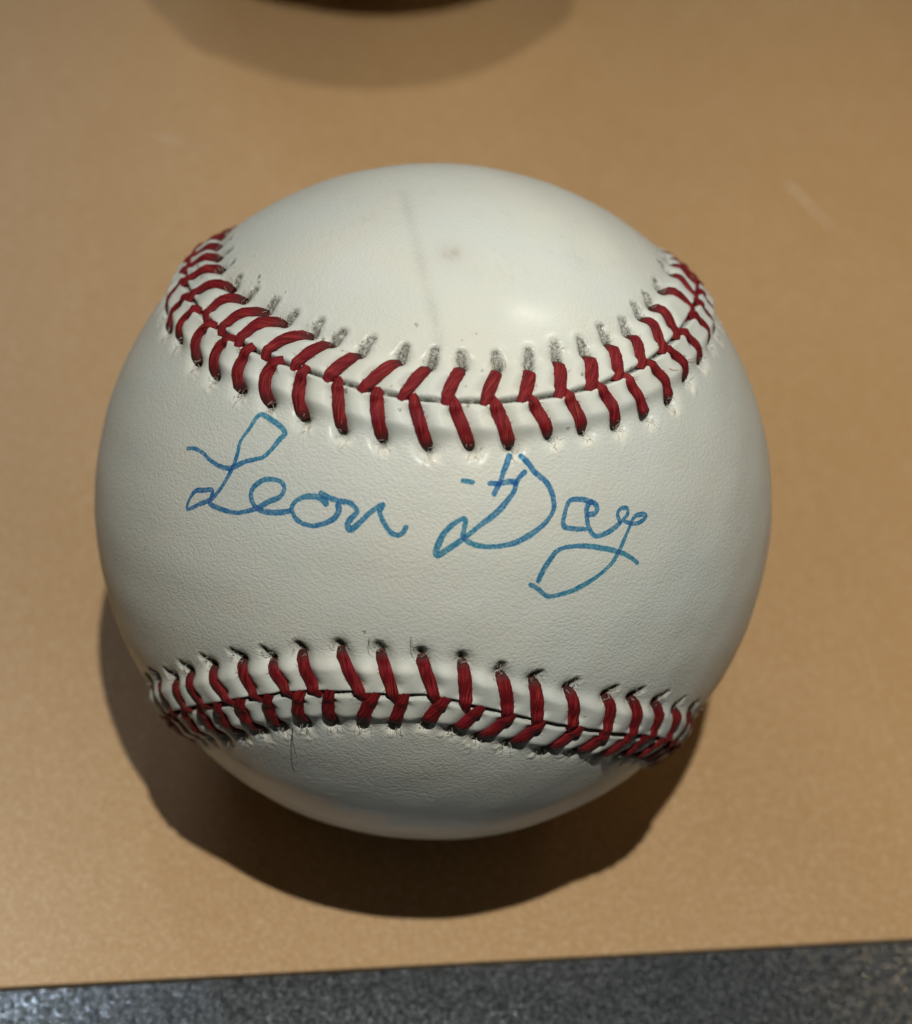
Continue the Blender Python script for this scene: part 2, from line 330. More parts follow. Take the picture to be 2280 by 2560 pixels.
def thread_material():
    m = NT('red_waxed_thread')
    uv = m.n('UVMap', _uv_map='UVMap').outputs[0]
    s = m.n('SeparateXYZ', Vector=uv)
    inf = m.n('ObjectInfo').outputs['Random']
    # two-ply twist: fibres run along the stitch and turn slowly round it
    tw = m.math('ADD', s.outputs[0], m.math('MULTIPLY', s.outputs[1], 0.28))
    v = m.n('CombineXYZ', X=m.math('MULTIPLY', tw, 44.0), Y=m.math('MULTIPLY', s.outputs[1], 2.2), Z=m.math('MULTIPLY', inf, 40.0)).outputs[0]
    fib = m.n('TexNoise', Vector=v, Scale=1.0, Detail=3.0, Roughness=0.6).outputs[0]
    v2 = m.n('CombineXYZ', X=m.math('MULTIPLY', tw, 5.0), Y=m.math('MULTIPLY', s.outputs[1], 3.0), Z=m.math('MULTIPLY', inf, 9.0)).outputs[0]
    pl = m.n('TexNoise', Vector=v2, Scale=1.0, Detail=2.0).outputs[0]
    c = m.ramp(fib, [(0.34, (0.040, 0.002, 0.003, 1)), (0.50, (0.190, 0.007, 0.012, 1)), (0.70, (0.36, 0.042, 0.026, 1))])
    c = m.mix(m.ramp(pl, [(0.45, 0.0), (0.8, 0.5)]), c, (0.26, 0.008, 0.030, 1))
    # grime worked into the thread where it enters its hole
    e = m.ramp(s.outputs[1], [(0.80, 0.0), (0.97, 0.9)])
    c = m.mix(m.math('MULTIPLY', e, m.ramp(pl, [(0.3, 0.5), (0.6, 1.0)])), c, (0.030, 0.020, 0.016, 1))
    bump = m.n('Bump', Strength=1.0, Distance=0.00012, Height=m.math('ADD', fib, m.math('MULTIPLY', pl, 0.8))).outputs[0]
    bs = m.n('BsdfPrincipled', Base__Color=c, Normal=bump)
    bs.inputs['Roughness'].default_value = 0.58
    bs.inputs['Specular IOR Level'].default_value = 0.22
    return m.surf(bs.outputs[0])


def ink_material():
    m = NT('blue_marker_ink')
    at = m.n('Attribute', _attribute_name='ink')
    sp = m.n('SeparateColor', Color=at.outputs['Color'])
    co = m.n('TexCoord').outputs['Object']
    n1 = m.n('TexNoise', Vector=co, Scale=4200.0, Detail=3.0, Roughness=0.7).outputs[0]
    n2 = m.n('TexNoise', Vector=co, Scale=110.0, Detail=2.0).outputs[0]
    d = m.math('MULTIPLY', sp.outputs[0], m.ramp(n1, [(0.34, 0.55), (0.54, 1.0)]), True)
    tint = m.mix(m.ramp(n2, [(0.32, 0.0), (0.70, 1.0)]), (0.090, 0.370, 0.690, 1), (0.120, 0.500, 0.690, 1))
    c = m.mix(d, (1, 1, 1, 1), tint)
    c = m.mix(sp.outputs[1], c, m.mix(1.0, c, (0.74, 0.74, 0.93, 1), 'MULTIPLY'))
    tr = m.n('BsdfTransparent', Color=c)
    return m.surf(tr.outputs[0])


def fibre_material(name, col):
    m = NT(name)
    bs = m.n('BsdfPrincipled', Base__Color=col, Roughness=0.7)
    return m.surf(bs.outputs[0])


def panel_material():
    m = NT('gold_tan_metallic_paint')
    co = m.n('TexCoord').outputs['Object']
    n1 = m.n('TexNoise', Vector=co, Scale=45.0, Detail=3.0, Roughness=0.6).outputs[0]
    n2 = m.n('TexNoise', Vector=co, Scale=1500.0, Detail=4.0, Roughness=0.7).outputs[0]
    vo = m.n('TexVoronoi', Vector=co, Scale=4600.0)
    rnd = m.n('SeparateColor', Color=vo.outputs['Color'])
    c = m.mix(m.ramp(n1, [(0.3, 0.0), (0.7, 1.0)]), (0.505, 0.312, 0.134, 1), (0.535, 0.338, 0.160, 1))
    c = m.mix(m.ramp(n2, [(0.30, 0.55), (0.60, 0.0)]), c, (0.36, 0.215, 0.082, 1))
    c = m.mix(m.ramp(rnd.outputs[0], [(0.72, 0.0), (1.0, 0.65)]), c, (0.70, 0.54, 0.36, 1))
    # dust
    dv = m.n('TexVoronoi', Vector=co, Scale=55.0)
    ds = m.math('MULTIPLY', m.ramp(dv.outputs['Distance'], [(0.0, 1.0), (0.028, 0.0)]),
                m.ramp(m.n('SeparateColor', Color=dv.outputs['Color']).outputs[1], [(0.58, 0.0), (0.64, 0.7)]))
    c = m.mix(ds, c, (0.72, 0.66, 0.58, 1))
    h = m.math('ADD', m.math('MULTIPLY', n2, 0.7), m.math('MULTIPLY', rnd.outputs[1], 0.5))
    bump = m.n('Bump', Strength=0.55, Distance=0.00006, Height=h).outputs[0]
    bs = m.n('BsdfPrincipled', Base__Color=c, Normal=bump)
    bs.inputs['Metallic'].default_value = 0.40
    bs.inputs['Roughness'].default_value = 0.46
    bs.inputs['Specular IOR Level'].default_value = 0.5
    bs.inputs['Coat Weight'].default_value = 1.0
    bs.inputs['Coat Roughness'].default_value = 0.40
    return m.surf(bs.outputs[0])


def rail_material():
    m = NT('charcoal_flake_powder_coat')
    co = m.n('TexCoord').outputs['Object']
    vo = m.n('TexVoronoi', Vector=co, Scale=5200.0)
    rnd = vo.outputs['Color']
    n1 = m.n('TexNoise', Vector=co, Scale=1400.0, Detail=3.0, Roughness=0.7).outputs[0]
    # every flake lies at its own small tilt
    off = m.n('VectorMath', _operation='SUBTRACT', i0=rnd, i1=(0.5, 0.5, 0.5)).outputs[0]
    off = m.n('VectorMath', _operation='MULTIPLY', i0=off, i1=(0.22, 0.22, 0.05)).outputs[0]
    geo = m.n('NewGeometry').outputs['Normal']
    nrm = m.n('VectorMath', _operation='NORMALIZE', i0=m.n('VectorMath', _operation='ADD', i0=geo, i1=off).outputs[0]).outputs[0]
    bump = m.n('Bump', Strength=0.35, Distance=0.00010, Height=n1, Normal=nrm).outputs[0]
    c = m.mix(m.ramp(n1, [(0.35, 0.0), (0.7, 1.0)]), (0.055, 0.064, 0.071, 1), (0.11, 0.126, 0.138, 1))
    c = m.mix(m.ramp(m.n('SeparateColor', Color=rnd).outputs[2], [(0.45, 0.0), (0.95, 1.0)]), c, (0.46, 0.50, 0.54, 1))
    bs = m.n('BsdfPrincipled', Base__Color=c, Normal=bump)
    bs.inputs['Metallic'].default_value = 0.75
    bs.inputs['Roughness'].default_value = 0.19
    return m.surf(bs.outputs[0])


LEATHER = leather_material()
THREAD = thread_material()
INK = ink_material()
FUZZ = fibre_material('frayed_hide_fibre', (0.50, 0.46, 0.38, 1))
DARK_HAIR = fibre_material('dark_hair', (0.03, 0.028, 0.025, 1))
RED_HAIR = fibre_material('red_thread_hair', (0.42, 0.06, 0.05, 1))
PANEL = panel_material()
RAIL = rail_material()

# ------------------------------------------------------------------ the surface it stands on
EDGE_A = np.array([-0.0389, -0.0479])
EDGE_B = np.array([0.0631, -0.0244])
ed = (EDGE_B - EDGE_A) / np.linalg.norm(EDGE_B - EDGE_A)
en = np.array([-ed[1], ed[0]])                       # away from the camera
EDGE_ANGLE = math.atan2(ed[1], ed[0])


def bevel_slab(name, x0, x1, y0, y1, z0, z1, b):
    """box with small chamfers round its top, in the edge's own axes"""
    ring = lambda x0, x1, y0, y1, z: [(x0, y0, z), (x1, y0, z), (x1, y1, z), (x0, y1, z)]
    v = ring(x0, x1, y0, y1, z0) + ring(x0, x1, y0, y1, z1 - b)
    for k in (0.3, 1.0):
        i = b * (1 - math.cos(k * math.pi / 2))
        v += ring(x0 + i, x1 - i, y0 + i, y1 - i, z1 - b + b * math.sin(k * math.pi / 2))
    f = [(3, 2, 1, 0), (12, 13, 14, 15)]
    for r in range(3):
        for k in range(4):
            a, c = r * 4 + k, r * 4 + (k + 1) % 4
            f.append((a, c, c + 4, a + 4))
    me = bpy.data.meshes.new(name)
    me.from_pydata(v, [], f)
    me.update()
    return me


org = (EDGE_A + EDGE_B) / 2
panel = link('display_surface', bevel_slab('display_surface', -0.45, 0.45, 0, 0.55, -0.008, 0.0, 0.00012), None, PANEL)
panel.location = (org[0], org[1], 0)
panel.rotation_euler = (0, 0, EDGE_ANGLE)
tag(panel, 'gold tan metallic painted display panel under the baseball', kind='structure')
rail = link('frame_rail', bevel_slab('frame_rail', -0.45, 0.45, -0.045, -0.0002, -0.012, -0.00015, 0.0003), None, RAIL)
rail.location = (org[0], org[1], 0)
rail.rotation_euler = (0, 0, EDGE_ANGLE)
tag(rail, 'dark grey sparkling metal frame strip along the front edge of the tan panel', 'frame')

SCUFF = NT('rubbed_paint')
_bs = SCUFF.n('BsdfPrincipled', Base__Color=(0.62, 0.50, 0.37, 1), Roughness=0.6)
_tr = SCUFF.n('BsdfTransparent')
_nz = SCUFF.ramp(SCUFF.n('TexNoise', Vector=SCUFF.n('TexCoord').outputs['Object'], Scale=1300.0, Detail=3.0).outputs[0], [(0.36, 0.1), (0.58, 0.8)])
SCUFF_MAT = SCUFF.surf(SCUFF.n('MixShader', Fac=_nz, i1=_tr.outputs[0], i2=_bs.outputs[0]).outputs[0])
for pts, w0 in ((((0.0445, 0.0982), (0.0464, 0.0960), (0.0489, 0.0931), (0.0517, 0.0899)), 0.0010),
                (((-0.0505, 0.0875), (-0.0460, 0.0862), (-0.0413, 0.0852)), 0.0007)):
    q_ = np.array(pts)
    tg_ = np.gradient(q_, axis=0)
    tg_ /= np.linalg.norm(tg_, axis=1, keepdims=True)
    wd_ = w0 * 0.5 * np.linspace(1.0, 0.25, len(q_))[:, None]
    sd_ = np.stack([-tg_[:, 1], tg_[:, 0]], -1) * wd_
    vv_ = np.concatenate([q_ - sd_, q_ + sd_])
    rel = vv_ - org
    loc_ = np.stack([rel @ ed, rel @ en, np.full(len(rel), 0.00003)], -1)
    k_ = len(q_)
    link('scuff_mark', quad_mesh('scuff_mark', loc_, [(a_, a_ + 1, a_ + k_ + 1, a_ + k_) for a_ in range(k_ - 1)]), panel, SCUFF_MAT)

# ------------------------------------------------------------------ the seam
ROT = np.array(SEAM_ROT)


def seam_base(t):
    th = math.pi / 2 - (math.pi / 2 - SEAM_A) * np.cos(t)
    ph = t / 2 + SEAM_A * np.sin(2 * t)
    return np.stack([np.sin(th) * np.cos(ph), np.sin(th) * np.sin(ph), np.cos(th)], -1) @ ROT.T


NS = 1600
T = np.linspace(0, 4 * math.pi, NS, endpoint=False)


def frame_of(P):
    tg = unit(np.roll(P, -1, 0) - np.roll(P, 1, 0))
    return tg, unit(np.cross(P, tg))


S0 = seam_base(T)
_, N0 = frame_of(S0)
offs = np.zeros(NS)
for tg_, ug_ in (OFF_TOP, OFF_BOT):                  # this ball's own seam wanders a little off the ideal curve
    tg_, ug_ = np.array(tg_), np.array(ug_)
    for sh in (-4 * math.pi, 0, 4 * math.pi):
        tt_ = T - sh
        val = np.interp(tt_, tg_, ug_)
        d_ = np.maximum(np.maximum(tg_[0] - tt_, tt_ - tg_[-1]), 0)
        offs += val * np.exp(-(d_ / 0.35) ** 2) * (d_ < 1.5)
SEAM = unit(S0 + N0 * offs[:, None])
STG, SNR = frame_of(SEAM)
SEG = np.linalg.norm(np.roll(SEAM, -1, 0) - SEAM, axis=1) * BALL_R * 1000
ARC = np.concatenate([[0], np.cumsum(SEG)])[:-1]
SEAM_LEN = SEG.sum()


def seam_coords(n):
    """nearest seam sample and signed distance to the seam in mm (positive on the signed panel)"""
    idx = np.empty(len(n), np.int32)
    St = SEAM.T.astype(np.float32)
    n32 = n.astype(np.float32)
    for a in range(0, len(n), 40000):
        idx[a:a + 40000] = np.argmax(n32[a:a + 40000] @ St, 1)
    q = SEAM[idx]
    u = ((n - q) * SNR[idx]).sum(1)
    dist = np.linalg.norm(n - q, axis=1)
    return idx, np.sign(u) * np.where(np.abs(u) < 0.25, np.abs(u), np.maximum(np.abs(u), dist)) * BALL_R * 1000


# ------------------------------------------------------------------ all 216 stitches: those in view as measured, the rest evenly spaced
stitches = []                                        # (points 4x3, kind)
cover = {1: [], -1: []}
def lean_of(s, side):
    """how far a stitch's middle, hole and pucker tip lie sideways from and along the seam (radians)"""
    i = int(np.argmax(SEAM @ s[0]))
    return np.array([((s[k] - SEAM[i]) @ SNR[i] * side, (s[k] - SEAM[i]) @ STG[i]) for k in (1, 2, 3)])


for lst, kind, side in ((STITCH_TU, 'scuffed', -1), (STITCH_TL, 'torn', 1), (STITCH_BU, 'black', 1), (STITCH_BL, 'flaked', -1)):
    rows = []
    for s in lst:
        s = np.array(s)
        i = int(np.argmax(SEAM @ s[0]))
        s[0] = SEAM[i]
        stitches.append((s, kind))
        rows.append((ARC[i], lean_of(s, side)))
    a = np.unwrap(np.array([r_[0] for r_ in rows]) / SEAM_LEN * 2 * math.pi) * SEAM_LEN / (2 * math.pi)
    o_ = np.argsort(a)
    ln = np.array([rows[k][1] for k in o_])
    lo_, hi_ = a.min(), a.max()
    sh_ = lo_ - lo_ % SEAM_LEN
    cover[side].append((lo_ - sh_, hi_ - sh_, ln[1:4].mean(0), ln[-4:-1].mean(0), kind))
for side in (1, -1):
    iv = sorted(cover[side], key=lambda r_: r_[0])
    for k in range(2):
        nxt = iv[(k + 1) % 2]
        a, b_ = iv[k][1], nxt[0]
        while b_ < a:
            b_ += SEAM_LEN
        cnt = max(1, round((b_ - a) / 3.75))
        for j in range(1, cnt):
            w_ = j / cnt
            sa = (a + (b_ - a) * w_) % SEAM_LEN
            i = int(np.argmin(np.abs(ARC - sa)))
            ln = iv[k][3] * (1 - w_) + nxt[2] * w_ + rng.normal(0, 0.002, (3, 2))
            pts = [SEAM[i]] + [unit(SEAM[i] + SNR[i] * side * ln[m_][0] + STG[i] * ln[m_][1]) for m_ in range(3)]
            stitches.append((np.stack(pts), iv[k][4] if w_ < 0.5 else nxt[4]))


def bez(s, m):
    """quadratic curve through seam end, middle and hole"""
    t = np.linspace(0, 1, m)[:, None]
    c = 2 * s[1] - 0.5 * (s[0] + s[2])
    return unit((1 - t) ** 2 * s[0] + 2 * t * (1 - t) * c + t ** 2 * s[2])


WAVES = [(unit(rng.normal(size=3)) * f_, rng.uniform(0, 6.28)) for f_ in (9, 12, 16, 22, 30, 41) for _ in range(2)]
FINE = [(unit(rng.normal(size=3)) * f_, rng.uniform(0, 6.28)) for f_ in (160, 210, 260, 330) for _ in range(3)]


def waves(n, W):
    return sum(np.sin(n @ k + p) for k, p in W) / math.sqrt(len(W))


def poly_dist(v, P):
    """distance in mm from each v to the polyline P and parameter 0..1 along it"""
    best = np.full(len(v), 1e9)
    par = np.zeros(len(v))
    m = len(P) - 1
    for k in range(m):
        a, b = P[k], P[k + 1]
        ab = b - a
        t = np.clip(((v - a) @ ab) / (ab @ ab + 1e-12), 0, 1)
        d = np.linalg.norm(v - a - t[:, None] * ab, axis=1)
        w = d < best
        best[w] = d[w]
        par[w] = (k + t[w]) / m
    return best * BALL_R * 1000, par


SMUDGES = [(unit(np.array(v)), r_, w_) for v, r_, w_ in (
    ((-0.22, 0.30, 0.92), 4.5, 0.09), ((0.12, 0.02, 0.99), 3.5, 0.08), ((0.30, 0.35, 0.85), 5.0, 0.06), ((-0.50, -0.25, 0.78), 4.0, 0.07),
    ((0.45, -0.45, 0.75), 5.0, 0.06), ((-0.1, -0.72, 0.66), 3.5, 0.07), ((0.05, -0.50, 0.82), 2.2, 0.06), ((-0.62, 0.1, 0.75), 3.0, 0.06))]


def shape(n):
    """height of the leather over the nominal sphere in mm, wear colours and seam distance for unit directions n"""
    idx, u = seam_coords(n)
    a = np.abs(u)
    amp = 0.66 + 0.07 * np.sin(ARC[idx] * 0.7) + 0.05 * np.sin(ARC[idx] * 1.9 + 1) + np.where(u > 0, 0.12, 0.0)
    roll = np.sqrt(np.clip(1 - (1 - np.clip(a / 0.48, 0, 1)) ** 2, 0, 1))
    h = (amp * np.exp(-(np.maximum(a - 2.4, 0) / 1.0) ** 2) + 0.70) * roll - 0.70
    h = h + waves(n, WAVES) * 0.045
    wear = np.zeros((len(n), 3))
    jag = waves(n, FINE)
    wear[:, 0] += 0.95 * np.exp(-(a / 0.22) ** 2)     # grime in the seam, with the groove's shade painted in
    for s, kind in stitches:
        near = np.nonzero(n @ s[1] > math.cos(6.2 / 36.8))[0]
        if len(near) == 0:
            continue
        v = n[near]
        P = bez(s, 9)
        d, t = poly_dist(v, P)
        # the thread presses the leather down; the hide swells between stitches
        h[near] -= np.where(u[near] > 0, 0.74, 0.60) * np.exp(-(d / 0.92) ** 2) * sstep(0.05, 0.25, t)
        dh, tp = poly_dist(v, np.stack([s[2], s[3]]))
        d0 = np.linalg.norm(v - s[2], axis=1) * BALL_R * 1000
        d1 = np.linalg.norm(v - s[3], axis=1) * BALL_R * 1000
        jg = jag[near]
        if kind == 'scuffed':
            g = np.exp(-(dh / (0.42 + 0.05 * jg)) ** 2)
            h[near] -= 0.34 * g + 0.30 * np.exp(-(d0 / 0.38) ** 2) - 0.12 * g * jg
            h[near] += 0.04 * np.exp(-((dh - 0.85) / 0.30) ** 2) * tp
            wear[near, 0] = np.maximum(wear[near, 0], np.clip(0.70 * sstep(0.56 + 0.12 * jg, 0.34, dh) + 0.35 * sstep(0.40, 0.2, d0) + 0.25 * sstep(0.3, 0.15, np.abs(dh - 0.45)) * (jg > -0.2), 0, 1))
            wear[near, 1] = np.maximum(wear[near, 1], 0.35 * np.exp(-(dh / 0.22) ** 2) * (jg > 0.3))
        elif kind == 'black':
            g = np.exp(-(dh / (0.34 + 0.08 * jg)) ** 2)
            h[near] -= 0.55 * g + 0.25 * np.exp(-(d0 / 0.40) ** 2) - 0.12 * g * jg
            wear[near, 0] = np.maximum(wear[near, 0], 0.85 * sstep(0.50 + 0.14 * jg, 0.18, dh))
            wear[near, 1] = np.maximum(wear[near, 1], 0.5 * np.exp(-((dh - 0.75) / 0.25) ** 2) * (jg > 0.2))
        else:
            h[near] -= 0.45 * np.exp(-(d0 / 0.46) ** 2)
            g = np.exp(-(d1 / (0.62 + 0.12 * jg)) ** 2)
            h[near] += (0.03 + 0.06 * jg) * g
            wear[near, 0] = np.maximum(wear[near, 0], (0.95 if kind == 'torn' else 0.45) * sstep(0.62 + 0.12 * jg, 0.25, d0))
            wear[near, 1] = np.maximum(wear[near, 1], 0.62 * g * (0.6 + 0.4 * (jg > 0)))
    # marks on the hide: a small brown spot, a faint grey scuff line, two smudges
    M_ = np.array(MARKS)
    d = np.linalg.norm(n - M_[0], axis=1) * BALL_R * 1000
    wear[:, 2] += 0.46 * np.exp(-(d / 0.85) ** 2) * (0.75 + 0.35 * jag) + 0.10 * np.exp(-(d / 2.4) ** 2)
    d, t = poly_dist(n, M_[1:6])
    wear[:, 0] += 0.15 * np.exp(-(d / 0.62) ** 2) * (0.7 + 0.5 * np.sin(t * 11) ** 2)
    for k, r_, w_ in ((6, 1.3, .07), (7, 1.6, .09), (8, 1.0, .04)):
        d = np.linalg.norm(n - M_[k], axis=1) * BALL_R * 1000
        wear[:, 0] += w_ * np.exp(-(d / r_) ** 2) * (0.7 + 0.5 * jag)
    for c_, r_, w_ in SMUDGES:                       # faint yellowish handling marks
        d = np.linalg.norm(n - c_, axis=1) * BALL_R * 1000
        wear[:, 2] += 0.6 * w_ * np.exp(-(d / r_) ** 2) * (0.8 + 0.4 * jag)
    return h, np.clip(wear, 0, 1), u


# ------------------------------------------------------------------ leather: a fine cube-sphere, cut along the seam into its two panels
GRID = 360


def cube_sphere(N):
    g = np.tan(np.linspace(-math.pi / 4, math.pi / 4, N + 1))
    A, B = np.meshgrid(g, g, indexing='ij')
    o = np.ones_like(A)
    faces = [(o, A, B), (-o, B, A), (B, o, A), (A, -o, B), (A, B, o), (B, A, -o)]
    co = np.concatenate([np.stack([f.ravel() for f in fc], -1) for fc in faces])
    co = unit(co)
    key = np.round(co * 60000).astype(np.int64)
    key = (key[:, 0] + 70000) * 200000 ** 2 + (key[:, 1] + 70000) * 200000 + key[:, 2] + 70000
    _, first, inv = np.unique(key, return_index=True, return_inverse=True)
    i, j = np.meshgrid(np.arange(N), np.arange(N), indexing='ij')
    q0 = np.stack([i * (N + 1) + j, (i + 1) * (N + 1) + j, (i + 1) * (N + 1) + j + 1, i * (N + 1) + j + 1], -1).reshape(-1, 4)
    q = np.concatenate([q0 + k * (N + 1) ** 2 for k in range(6)])
    return co[first], inv.reshape(-1)[q]


ball = bpy.data.objects.new('baseball', None)
COL.objects.link(ball)
ball.empty_display_size = 0.02
tag(ball, 'white leather baseball with red stitching and a blue handwritten signature', 'baseball')
CENTRE = np.array([0, 0, BALL_R])

dirs, quads = cube_sphere(GRID)
hgt, wear, useam = shape(dirs)
pos = dirs * (BALL_R + hgt[:, None] * MM) + CENTRE
qn = np.cross(pos[quads[:, 1]] - pos[quads[:, 0]], pos[quads[:, 2]] - pos[quads[:, 0]])
flip = (qn * dirs[quads[:, 0]]).sum(1) < 0
quads[flip] = quads[flip][:, ::-1]
side_of = useam[quads].mean(1) > 0
for sel, lab in ((side_of, 'leather panel carrying the blue signature between the two seams'), (~side_of, 'plain leather panel with a faint brown spot')):
    qs = quads[sel]
    used, inv = np.unique(qs, return_inverse=True)
    me = quad_mesh('leather_panel', pos[used], inv.reshape(qs.shape))
    at = me.color_attributes.new('wear', 'FLOAT_COLOR', 'POINT')
    rgba = np.ones((len(used), 4), np.float32)
    rgba[:, :3] = wear[used]
    # hide stretched smooth over the raised welts
    rgba[:, 3] = sstep(4.3, 3.2, np.abs(useam[used]))
    at.data.foreach_set('color', rgba.ravel())
    tag(link('leather_panel', me, ball, LEATHER), lab)

# ------------------------------------------------------------------ stitches
RINGS, SIDES = 15, 12


def stitch_path(s):
    P = bez(s, RINGS)
    # start a little past the seam so that the two legs of a V meet down in the groove
    ext = unit(P[0] - P[1]) * 0.50 / 36.8
    P[0] = unit(P[0] + ext)
    return P


def stitch_mesh(P, h, seed):
    r = np.random.default_rng(seed)
    t = np.linspace(0, 1, RINGS)
    c = np.maximum(h + 0.32, -0.05)
    c = np.convolve(np.pad(c, 1, 'edge'), [.25, .5, .25], 'valid')
    c = c - 0.55 * sstep(0.87, 1.0, t) - 0.50 * sstep(0.13, 0.0, t)
    wdt = (0.70 + r.normal(0, .03)) * (0.88 + 0.12 * np.sin(np.clip(t * 1.12, 0, 1) * math.pi)) * (1 - 0.35 * sstep(0.88, 1.0, t)) * (1 - 0.15 * sstep(0.10, 0.0, t))
    ht = 0.29 * (1 - 0.25 * sstep(0.9, 1.0, t))
    tg = unit(np.gradient(P, axis=0))
    lat = unit(np.cross(tg, P))
    ang = np.linspace(0, 2 * math.pi, SIDES, endpoint=False)
    lump = 1 + 0.04 * r.normal(size=RINGS)
    V = []
    for k in range(RINGS):
        # a two-ply thread: a shallow valley wanders across the top
        tw = ang + 0.9 * t[k]
        rad = 1 - 0.055 * np.cos(2 * tw)
        off = lat[k] * (np.cos(ang) * wdt[k] * rad * lump[k])[:, None] + P[k] * (np.sin(ang) * ht[k] * rad)[:, None]
        V.append(P[k] * (BALL_R + c[k] * MM) + off * MM + CENTRE)
    V = np.concatenate(V)
    F = []
    for k in range(RINGS - 1):
        for j in range(SIDES):
            j2 = (j + 1) % SIDES
            F.append((k * SIDES + j, k * SIDES + j2, (k + 1) * SIDES + j2, (k + 1) * SIDES + j))
    F = np.array(F)
    me = quad_mesh('stitch', V, F)
    uvl = me.uv_layers.new(name='UVMap')
    kk, jj = F // SIDES, F % SIDES
    uu = jj / SIDES
    uu[:, 1:3] = np.where(uu[:, 1:3] < uu[:, [0]], uu[:, 1:3] + 1, uu[:, 1:3])
    uv = np.stack([uu, t[kk]], -1).astype(np.float32)
    uvl.data.foreach_set('uv', uv.ravel())
    # outward normals
    e = np.cross(V[F[0, 1]] - V[F[0, 0]], V[F[0, 3]] - V[F[0, 0]])
    mid = V[:SIDES].mean(0)
    if e @ (V[F[0, 0]] - mid) < 0:
        me.flip_normals()
    return me


paths = np.stack([stitch_path(s) for s, _ in stitches])
path_h = shape(paths.reshape(-1, 3))[0].reshape(len(stitches), RINGS)
for k in range(len(stitches)):
    link('stitch', stitch_mesh(paths[k], path_h[k], k), ball, THREAD)

# ------------------------------------------------------------------ signature: a film of ink following the hide


def catmull(P, step):
    P = np.asarray(P)
    Q = np.vstack([2 * P[0] - P[1], P, 2 * P[-1] - P[-2]])
    out = []
    for k in range(1, len(Q) - 2):
        p0, p1, p2, p3 = Q[k - 1:k + 3]
        m = max(2, int(np.linalg.norm(p2 - p1) / step))
        for t in np.arange(m) / m:
            out.append(0.5 * (2 * p1 + (p2 - p0) * t + (2 * p0 - 5 * p1 + 4 * p2 - p3) * t * t + (3 * p1 - p0 - 3 * p2 + p3) * t ** 3))
    out.append(P[-1])
    return np.array(out)


allp = np.vstack([np.array(s) for s in SIGNATURE])
ax = unit(allp.mean(0))
ex = unit(np.cross((0, 0, 1.0), ax))
ey = np.cross(ax, ex)
flat = lambda p: np.stack([p @ ex, p @ ey], -1) / (p @ ax)[:, None] * BALL_R * 1000      # gnomonic, mm
pieces = []                                          # (stroke, order, points)
for si, s in enumerate(SIGNATURE):
    c = catmull(flat(np.array(s)), 0.18)
    for a in range(0, len(c) - 1, 10):
        pieces.append((si, a // 10, c[a:a + 11]))
lo = flat(allp).min(0) - 0.6
hi = flat(allp).max(0) + 0.6
ST = 0.055
gx, gy = np.arange(lo[0], hi[0], ST), np.arange(lo[1], hi[1], ST)
X, Y = np.meshgrid(gx, gy, indexing='ij')
G = np.stack([X.ravel(), Y.ravel()], -1)
first = np.zeros(len(G)); firstid = np.full(len(G), -1); second = np.zeros(len(G)); rim = np.zeros(len(G))
wob = sum(np.sin(G @ np.array(k) + p) for k, p in (((3.1, 1.7), 0.4), ((-2.3, 4.4), 2.0), ((6.3, -5.2), 1.1), ((11., 9.), 3.))) / 4
ids = [(a, b) for a, b, _ in pieces]
for pi, (si, oi, c) in enumerate(pieces):
    bb = (G[:, 0] > c[:, 0].min() - .6) & (G[:, 0] < c[:, 0].max() + .6) & (G[:, 1] > c[:, 1].min() - .6) & (G[:, 1] < c[:, 1].max() + .6)
    ix = np.nonzero(bb)[0]
    v = G[ix]
    d = np.full(len(v), 9.)
    for k in range(len(c) - 1):
        ab = c[k + 1] - c[k]
        t = np.clip(((v - c[k]) @ ab) / (ab @ ab + 1e-9), 0, 1)
        d = np.minimum(d, np.linalg.norm(v - c[k] - t[:, None] * ab, axis=1))
    W_ = 0.272 * (1 + 0.12 * wob[ix] + 0.13 * np.sin(v @ np.array((0.55, 0.9)) + si))
    cov = sstep(W_ + 0.035, W_ - 0.045, d)
    better = cov > first[ix]
    # remember a second, separate pass of the pen
    prev = firstid[ix]
    for q in np.unique(prev[better & (prev >= 0)]):
        if not (ids[q][0] == si and abs(ids[q][1] - oi) <= 1):
            m_ = better & (prev == q)
            second[ix[m_]] = np.maximum(second[ix[m_]], first[ix[m_]])
    for q in np.unique(prev[(~better) & (prev >= 0)]):
        if not (ids[q][0] == si and abs(ids[q][1] - oi) <= 1):
            m_ = (~better) & (prev == q)
            second[ix[m_]] = np.maximum(second[ix[m_]], cov[m_])
    first[ix[better]] = cov[better]
    firstid[ix[better]] = pi
    rim[ix[better]] = np.clip(d[better] / W_[better], 0, 1)
dens = first * (0.80 + 0.22 * rim ** 3 + 0.10 * wob)
nx, ny = len(gx), len(gy)
i, j = np.meshgrid(np.arange(nx - 1), np.arange(ny - 1), indexing='ij')
q = np.stack([i * ny + j, (i + 1) * ny + j, (i + 1) * ny + j + 1, i * ny + j + 1], -1).reshape(-1, 4)
q = q[(first[q] > 0.01).any(1)]
used, inv = np.unique(q, return_inverse=True)
gd = unit(G[used, :1] / (BALL_R * 1000) * ex + G[used, 1:] / (BALL_R * 1000) * ey + ax)
gh, _, _ = shape(gd)
me = quad_mesh('signature', gd * (BALL_R + (gh[:, None] + 0.022) * MM) + CENTRE, inv.reshape(q.shape))
at = me.color_attributes.new('ink', 'FLOAT_COLOR', 'POINT')
rgba = np.ones((len(used), 4), np.float32)
rgba[:, 0] = np.clip(dens[used], 0, 1)
rgba[:, 1] = np.clip(second[used], 0, 1)
rgba[:, 2] = 0
at.data.foreach_set('color', rgba.ravel())
